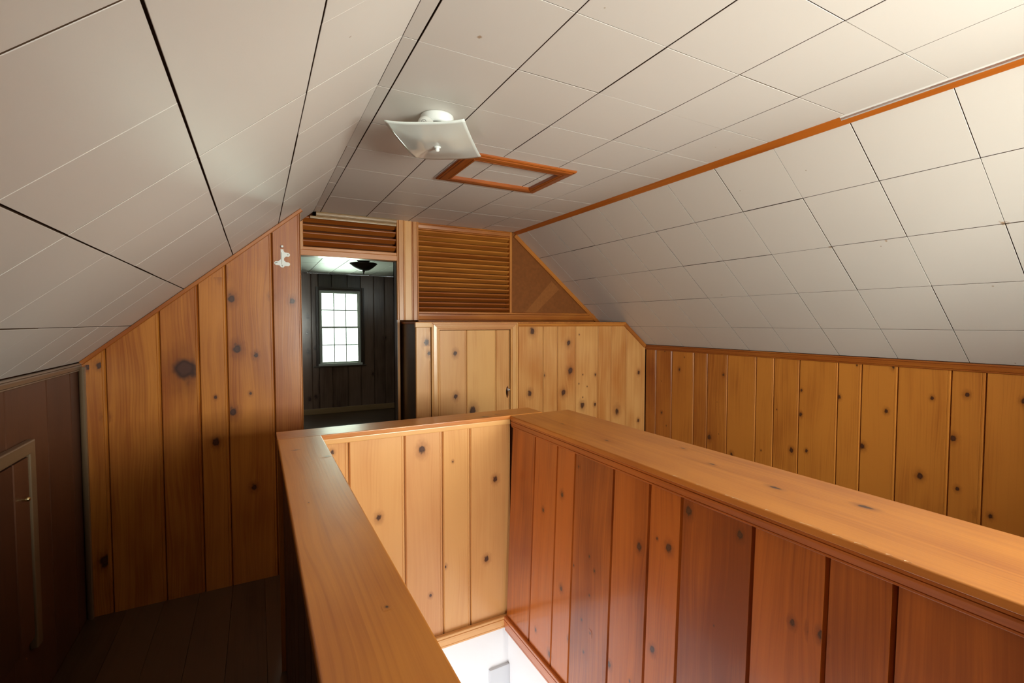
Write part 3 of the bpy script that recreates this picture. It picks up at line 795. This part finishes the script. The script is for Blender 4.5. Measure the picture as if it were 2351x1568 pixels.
o = link('edge_chips', me, pr_, RAW); place(o, Matrix.Identity(4)); o['kind'] = 'stuff'

# ------------------------------------------------------------------ stairwell below the floor
sw = struct(empty('wall_stairwell'), 'white painted walls of the stairwell below the pine panels')
ZL = -2.55
box('wall_panel', (0.19, YC0+0.012, ZL), (1.09, YC0+0.08, -0.03), WHITE, sw)
box('wall_panel', (1.078, YNEAR-1.5, ZL), (1.14, YC0+0.02, -0.03), WHITE, sw)
for a, b in (((YNEAR-1.5, ZL), (0.75, -0.03)), ((1.75, ZL), (YC0+0.08, -0.03)), ((0.75, -0.35), (1.75, -0.03)), ((0.75, ZL), (1.75, -1.35))):
    box('wall_panel', (0.12, a[0], a[1]), (0.19, b[0], b[1]), WHITE, sw)
# unseen side room and opening in the stair wall, added to hold the stairwell light
box('wall_panel', (-0.75, 0.3, ZL), (-0.70, 2.4, -0.24), WHITE, sw)
box('wall_panel', (-0.75, 2.4, ZL), (0.12, 2.45, -0.24), WHITE, sw)
box('wall_panel', (-0.75, 0.25, ZL), (0.12, 0.30, -0.24), WHITE, sw)
box('wall_panel', (0.12, YNEAR-0.9, ZL), (1.14, YNEAR-0.84, -0.23), WHITE, sw)
bbox('wall_ledge', (0.969, YC0-0.004, ZL), (1.077, YC0+0.014, -0.241), LEDGEGREY, sw, 0.002)
box('lower_floor', (0.12, YNEAR-1.0, ZL-0.05), (1.14, YC0+0.05, ZL), CARPET, sw)
st = thing(empty('staircase', (0.63, 0.2, ZL)), 'carpeted stairs going down inside the white stairwell', 'stairs')
ns = 11
for i in range(ns):
    zt_ = -0.19*(i+1)-0.01; ya = YNEAR+0.245*i
    bbox('step', (0.191, ya, max(ZL+0.002, zt_-0.19)), (1.055, ya+0.275, zt_), CARPET, st, 0.012)

# ------------------------------------------------------------------ gable wall behind the camera with its window


def window(name, x0, x1, z0, z1, y, face, cols, rows, label, sashm):
    """double-hung window: frame, two sashes, muntins, panes; face=-1 looks towards -y"""
    w = struct(empty(name, ((x0+x1)/2, y, z0)), label)
    t = 0.020
    def bb(nm, xa, xb, za, zb, ya, yb, m=sashm, p=w):
        return bbox(nm, (xa, min(ya, yb), za), (xb, max(ya, yb), zb), m, p, 0.002)
    d = face
    bb('window_frame', x0, x0+t, z0, z1, y-0.01*d, y+0.09*-d)
    bb('window_frame', x1-t, x1, z0, z1, y-0.01*d, y+0.09*-d)
    bb('window_frame', x0+t, x1-t, z1-t, z1, y-0.01*d, y+0.09*-d)
    bb('window_sill', x0-0.02, x1+0.02, z0-0.025, z0+0.012, y+0.03*d, y+0.09*-d)
    zm = (z0+z1)/2
    for (za, zb, yo) in ((z0+0.012, zm+0.014, 0.025), (zm-0.014, z1-t, 0.052)):
        s = empty('sash', (0, 0, 0), w)
        yy = y-yo*d
        r = 0.024
        xa, xb = x0+t, x1-t
        for (a, b, c, e) in ((xa, xa+r, za, zb), (xb-r, xb, za, zb), (xa+r, xb-r, za, za+r), (xa+r, xb-r, zb-r, zb)):
            bb('sash_rail', a, b, c, e, yy-0.012, yy+0.012, sashm, s)
        iw = (xb-xa-2*r); ih = (zb-za-2*r); mw = 0.015
        for c in range(1, cols):
            xx = xa+r+iw*c/cols; bb('muntin', xx-mw/2, xx+mw/2, za+r, zb-r, yy-0.009, yy+0.009, sashm, s)
        for q in range(1, rows):
            zz_ = za+r+ih*q/rows; bb('muntin', xa+r, xb-r, zz_-mw/2, zz_+mw/2, yy-0.009, yy+0.009, sashm, s)
        for c in range(cols):
            for q in range(rows):
                box('pane', (xa+r+iw*c/cols, yy-0.002, za+r+ih*q/rows), (xa+r+iw*(c+1)/cols, yy+0.001, za+r+ih*(q+1)/rows), GLASS, s)
    return w


wb = struct(empty('wall_back'), 'pine gable wall behind the viewer')
yb = YB0
outer = [(XL, 0), (XR, 0), (XR, ZKR), (XT, CZ), (XLC, CZ), (XL, ZKL)]
for nm, poly in (('a', [(XL, 0), (WX0, 0), (WX0, CZ), (XLC, CZ), (XL, ZKL)]),
                 ('b', [(WX1, 0), (XR, 0), (XR, ZKR), (XT, CZ), (WX1, CZ)]),
                 ('c', [(WX0, 0), (WX1, 0), (WX1, WZ0), (WX0, WZ0)]),
                 ('d', [(WX0, WZ1), (WX1, WZ1), (WX1, CZ), (WX0, CZ)])):
    slab('wall_section', [(p[0], yb-0.001, p[1]) for p in poly], 0.12, (0, -1, 0), MAHOG, wb)
window('window_2', WX0, WX1, WZ0, WZ1, yb, 1, 3, 2, 'double-hung window in the gable behind the viewer', SASH)

# ------------------------------------------------------------------ bedroom seen through the doorway
BX0, BX1, BY0, BY1, BZ = -0.77, 2.60, YBK+0.02, 8.05, 2.235
br = struct(empty('wall_bedroom'), 'dark stained board walls of the bedroom beyond the doorway')
box('wall_section', (BX0-0.08, BY0, 0), (BX0, BY1, BZ+0.05), DARKW, br)
box('wall_section', (BX1, BY0, 0), (BX1+0.08, BY1, BZ+0.05), DARKW, br)
bx = [BX0, -0.55, -0.33, -0.15, 0.10, 0.28, 0.50, 0.755, 0.86]
wx0, wx1, wz0, wz1 = 0.868, 1.502, 0.792, 1.972
fB = frame((0, BY1, 0), (1, 0, 0), (0, 0, 1), (0, -1, 0))
bkn = [(0.70, 1.55, 0.022, 1.6), (0.69, 1.30, 0.020), (0.80, 1.05, 0.016), (0.70, 1.0, 0.022), (0.71, 0.25, 0.02), (0.80, 0.28, 0.02), (1.9, 1.2, .02), (1.7, .6, .02)]
boards('bedroom_board', fB, bx, 0.0, BZ, BEDW, br, knots=bkn)
boards('bedroom_board', fB, [0.86, 1.06, 1.30, 1.51], 0.0, wz0-0.01, BEDW, br, knots=bkn)
boards('bedroom_board', fB, [0.86, 1.06, 1.30, 1.51], wz1+0.01, BZ, DARKW, br)
boards('bedroom_board', fB, [1.51, 1.72, 1.90, 2.12, 2.35, BX1], 0.0, BZ, BEDW, br, knots=bkn)
for a, b in (((BX0, 0), (wx0, BZ)), ((wx1, 0), (BX1, BZ)), ((wx0, 0), (wx1, wz0)), ((wx0, wz1), (wx1, BZ))):
    box('wall_core', (a[0], BY1+0.0165, a[1]), (b[0], BY1+0.10, b[1]), GAPW, br)
box('bedroom_floor', (BX0, BY0, -0.05), (BX1, BY1+0.1, 0), FLOORW, br)
strip('baseboard', frame((0, BY1, 0.0), (0, 0, 1), (-1, 0, 0), (0, -1, 0)) @ T(0, 0, 0.016), prof_mould(0.09, 0.015), -BX1, -BX0, GREYW, br, (.2, 0, .2, 1))
window('window_1', wx0, wx1, wz0, wz1, BY1, -1, 3, 2, 'twelve-pane window of the dark bedroom', SASH)
for s in (0, 1):
    xx = wx0-0.055 if s == 0 else wx1
    strip('window_casing', fB @ T(xx, 0, 0.018), prof_mould(0.055, 0.017), wz0-0.03, wz1+0.055, DARKW, br, (.6, 0, .2, 1))
strip('window_casing', frame((0, BY1, wz1), (0, 0, 1), (-1, 0, 0), (0, -1, 0)) @ T(0, 0, 0.018), prof_mould(0.055, 0.017), -wx1, -wx0, DARKW, br, (.6, 0, .2, 1))
strip('window_stool', frame((0, BY1, wz0-0.045), (0, 0, 1), (-1, 0, 0), (0, -1, 0)) @ T(0, 0, 0.03), prof_round(0.02, 0.03, 0.004), -wx1-0.08, -wx0+0.10, DARKW, br, (.0, 0, .2, 1))
cb2 = struct(empty('ceiling_bedroom'), 'tiled bedroom ceiling')
box('tile_backing', (BX0, BY0, BZ+0.0125), (BX1, BY1+0.1, BZ+0.05), GAP, cb2)
fcb = frame((BX1, 0, BZ), (-1, 0, 0), (0, 1, 0), (0, 0, -1))
ub = sorted([BX1-u for u in [BX0] + [0.400+0.3095*k for k in range(-3, 8) if BX0+0.03 < 0.400+0.3095*k < BX1-0.03] + [BX1]])
vb = [BY0] + [BY0+0.6*k for k in range(1, 8) if BY0+0.6*k < BY1-0.1] + [BY1]
tile_field(cb2, fcb, ub, vb, 0.006, 0.002)
grd = struct(box('ground', (-8, 8.6, -3.05), (12, 40, -3.0), LAWN), 'lawn outside the bedroom window')

# bedroom ceiling lamp
bl = thing(empty('ceiling_lamp', (1.11, 5.72, BZ)), 'dark dish-shaped ceiling lamp in the bedroom beyond the doorway', 'lamp')
lathe('canopy', [(0.0, 0.0415), (0.075, 0.0415), (0.075, -0.012), (0.05, -0.035), (0.0, -0.035)], BRONZE, bl, T(1.11, 5.72, BZ-0.042), 28)
lathe('dish', [(0.150, -0.040), (0.157, -0.044), (0.150, -0.052), (0.105, -0.092), (0.060, -0.120), (0.02, -0.128), (0.0, -0.129), (0.0, -0.122), (0.058, -0.113), (0.10, -0.086), (0.143, -0.048), (0.150, -0.040)], BRONZE, bl, T(1.11, 5.72, BZ-0.042), 36)
lathe('finial', [(0.0, -0.127), (0.016, -0.130), (0.012, -0.140), (0.006, -0.150), (0.009, -0.158), (0.0, -0.172)], BRONZE, bl, T(1.11, 5.72, BZ-0.042), 16)
lathe('stem', [(0.0, -0.03), (0.008, -0.03), (0.008, -0.128), (0.0, -0.128)], BRONZE, bl, T(1.11, 5.72, BZ-0.042), 12)

# ------------------------------------------------------------------ attic hatch in the flat ceiling
HX0, HX1, HY0, HY1, HW = 0.840, 1.436, 1.972, 2.408, 0.066
ha = thing(empty('attic_hatch', ((HX0+HX1)/2, (HY0+HY1)/2, CZ)), 'square attic hatch with a reddish moulded frame in the flat ceiling', 'hatch')
zc = CZ-0.018
def hf(O, U): return frame(O, U, Vector((0, 0, -1)).cross(Vector(U)), (0, 0, -1))
Lx, Ly = HX1-HX0, HY1-HY0
for O, U, Ln in (((HX0, HY0, zc), (1, 0, 0), Ly), ((HX1, HY1, zc), (-1, 0, 0), Ly)):
    f = hf(O, U)    # v = n x u
    sgn = 1 if f.col[1][1]*(1 if O[1] == HY0 else -1) > 0 else -1
    if sgn > 0: strip('hatch_moulding', f, prof_mould(HW, 0.018), lambda u: u, lambda u, Ln=Ln: Ln-u, REDPINE, ha, (.6, 0, .2, 1))
    else: strip('hatch_moulding', f, prof_mould(HW, 0.018), lambda u, Ln=Ln: -Ln+u, lambda u: -u, REDPINE, ha, (.6, 0, .2, 1))
for O, U, Ln in (((HX0, HY0, zc), (0, 1, 0), Lx), ((HX1, HY1, zc), (0, -1, 0), Lx)):
    f = hf(O, U)
    sgn = 1 if f.col[1][0]*(1 if O[0] == HX0 else -1) > 0 else -1
    if sgn > 0: strip('hatch_moulding', f, prof_mould(HW, 0.018), lambda u: u, lambda u, Ln=Ln: Ln-u, REDPINE, ha, (.6, 0, .2, 1))
    else: strip('hatch_moulding', f, prof_mould(HW, 0.018), lambda u, Ln=Ln: -Ln+u, lambda u: -u, REDPINE, ha, (.6, 0, .2, 1))
# painted-over line round the frame
bm = bmesh.new()
random.seed(3)
def paint_line(p, q, w):
    n = 26; prev = None
    P, Q = Vector(p), Vector(q); d = (Q-P).normalized(); s = Vector((-d.y, d.x, 0))
    for k in range(n+1):
        c = P.lerp(Q, k/n); ww = w*random.uniform(0.5, 1.15)
        a = bm.verts.new(c-s*0.002); b = bm.verts.new(c+s*ww)
        if prev: bm.faces.new((prev[0], a, b, prev[1]))
        prev = (a, b)
zp = CZ-0.0032
paint_line((HX0-0.002, HY0-0.003, zp), (HX1+0.012, HY0-0.003, zp), -0.009)
paint_line((HX0+HW, HY1-HW+0.004, zc+0.001), (HX1-HW, HY1-HW+0.004, zc+0.001), 0.012)
paint_line((HX0-0.001, HY0, zp), (HX0-0.001, HY1, zp), 0.006)
me = bpy.data.meshes.new('paint_edge'); bm.to_mesh(me); bm.free()
o = link('paint_edge', me, ha, PAINT); place(o, Matrix.Identity(4)); o['kind'] = 'stuff'

# ------------------------------------------------------------------ ceiling light with bent square glass
LC = Vector((0.604, 1.708, CZ))
li = thing(empty('ceiling_light', LC), 'white ceiling light with a bent square glass shade beside the attic hatch', 'light')
lathe('canopy', [(0.0, -0.001), (0.060, -0.001), (0.062, -0.006), (0.060, -0.030), (0.056, -0.038), (0.050, -0.036), (0.048, -0.012), (0.0, -0.010)], ENAMEL, li, T(*LC), 48)
lathe('socket_plate', [(0.0, -0.020), (0.0475, -0.020), (0.0475, -0.024), (0.0, -0.024)], DULLMETAL, li, T(*LC), 36)
ax = Vector((-0.55, -0.83, -0.06)).normalized()
sd = ax.cross(Vector((0, 0, 1))).normalized(); up = sd.cross(ax)
fbulb = frame(LC+Vector((-0.026, 0.008, -0.050)), sd, up, ax) if sd.cross(up).dot(ax) > 0 else frame(LC+Vector((-0.026, 0.008, -0.050)), up, sd, ax)
lathe('bulb', [(0.0, -0.01), (0.012, -0.008), (0.0125, 0.010), (0.018, 0.022), (0.0275, 0.040), (0.0295, 0.052), (0.027, 0.066), (0.019, 0.076), (0.009, 0.0805), (0.0, 0.0812)], BULB, li, fbulb, 32)
# printed ring mark on the end of the bulb
lathe('bulb_mark', [(0.0078, 0.0813), (0.0092, 0.0806)], INK, li, fbulb, 28)
bm = bmesh.new()
for (a, b, w) in (((-.004, -.004), (-.004, .0045), .0011), ((-.004, .0045), (0.0, .0045), .0011), ((-.004, .0005), (0.0, .0005), .001), ((0.0, .0045), (0.0, .0005), .001), ((.0035, .004), (.001, -.004), .001), ((-.001, -.001), (.004, -.001), .0008)):
    A, B = Vector((*a, 0.0816)), Vector((*b, 0.0816)); d = (B-A).normalized(); s = Vector((-d.y, d.x, 0))*w/2
    bm.faces.new([bm.verts.new(c) for c in (A-s, B-s, B+s, A+s)])
me = bpy.data.meshes.new('bulb_mark'); bm.to_mesh(me); bm.free()
place(link('bulb_mark', me, li, INK), fbulb)


def shade_mesh():
    c = [Vector((0.386, 1.620)), Vector((0.620, 1.484)), Vector((0.817, 1.780)), Vector((0.584, 1.918))]
    n = 24; bm = bmesh.new(); G = []
    for i in range(n+1):
        row = []
        for j in range(n+1):
            s, t = i/n, j/n
            p = c[0]*(1-s)*(1-t)+c[1]*s*(1-t)+c[2]*s*t+c[3]*(1-s)*t
            a, b = abs(2*s-1), abs(2*t-1)
            def sm(q):
                q = max(0, (q-0.30)/0.70); return q*q*(3-2*q)*0.55+q*0.45
            h = 0.012*(1-(1-sm(a))*(1-sm(b))) + 0.009*(a**3)*(b**3)
            row.append(bm.verts.new((p.x, p.y, 2.117+h)))
        G.append(row)
    for i in range(n):
        for j in range(n):
            f = bm.faces.new((G[i][j], G[i+1][j], G[i+1][j+1], G[i][j+1])); f.smooth = True
    me = bpy.data.meshes.new('glass_shade'); bm.to_mesh(me); bm.free(); return me


sh = link('glass_shade', shade_mesh(), li, SHADE); place(sh, Matrix.Identity(4))
md = sh.modifiers.new('thickness', 'SOLIDIFY'); md.thickness = 0.004; md.offset = 0
lathe('stem', [(0.0, -0.03), (0.003, -0.03), (0.003, -0.108), (0.0, -0.108)], DULLMETAL, li, T(*LC), 10)
lathe('finial', [(0.0, -0.110), (0.0135, -0.112), (0.0135, -0.1145), (0.0075, -0.117), (0.0085, -0.123), (0.006, -0.128), (0.0, -0.130)], ENAMEL, li, T(*LC), 24)

# ------------------------------------------------------------------ white curtain bracket on the end board
hb = thing(empty('wall_bracket', (0.135, YLW, 1.80)), 'small white metal bracket with two ears screwed to the wall beside the doorway', 'bracket')
# outline in local cm (x right, z up), origin at the lower middle of the stem
sc_ = 2.57/1084.83*50/1206*1.0
pts = [(505, 380), (510, 850), (505, 960), (370, 1075), (230, 1090), (170, 1130), (165, 1220), (240, 1300), (440, 1310), (510, 1420), (645, 1425), (710, 1335), (910, 1335), (985, 1270), (990, 1190), (920, 1120), (770, 1105), (672, 1010), (685, 870), (790, 785), (920, 795), (990, 720), (990, 640), (925, 565), (720, 550), (655, 470), (655, 380)]
bm = bmesh.new()
lo = [bm.verts.new(((x-580)*sc_, -(y-900)*sc_, 0)) for x, y in pts]
hi = [bm.verts.new(((x-580)*sc_, -(y-900)*sc_, 0.0025)) for x, y in pts]
n = len(pts); bm.faces.new(hi); bm.faces.new(lo[::-1])
for i in range(n): bm.faces.new((lo[i], lo[(i+1) % n], hi[(i+1) % n], hi[i]))
bmesh.ops.recalc_face_normals(bm, faces=bm.faces[:])
me = bpy.data.meshes.new('plate'); bm.to_mesh(me); bm.free()
fH = frame((0.1325, YLW-0.0005, 1.826), (1, 0, 0), (0, 0, 1), (0, -1, 0))
place(link('plate', me, hb, ENAMEL), fH)
strip('rod', fH @ T(-0.003, -0.035, 0.008), prof_round(0.0055, 0.006, 0.002), 0.0, 0.068, ENAMEL, hb)
lathe('pin_head', [(0.0, 0.009), (0.005, 0.0075), (0.0078, 0.002), (0.0078, -0.002), (0.0, -0.003)], ENAMEL, hb, fH @ T(0.0, 0.067, 0.006), 20)
for (x, y) in ((880, 680), (235, 1180), (300, 1150), (575, 1330)):
    lathe('screw', [(0.0, 0.0042), (0.0025, 0.0040), (0.0030, 0.0026)], DULLMETAL, hb, fH @ T((x-580)*sc_, -(y-900)*sc_, 0), 12)
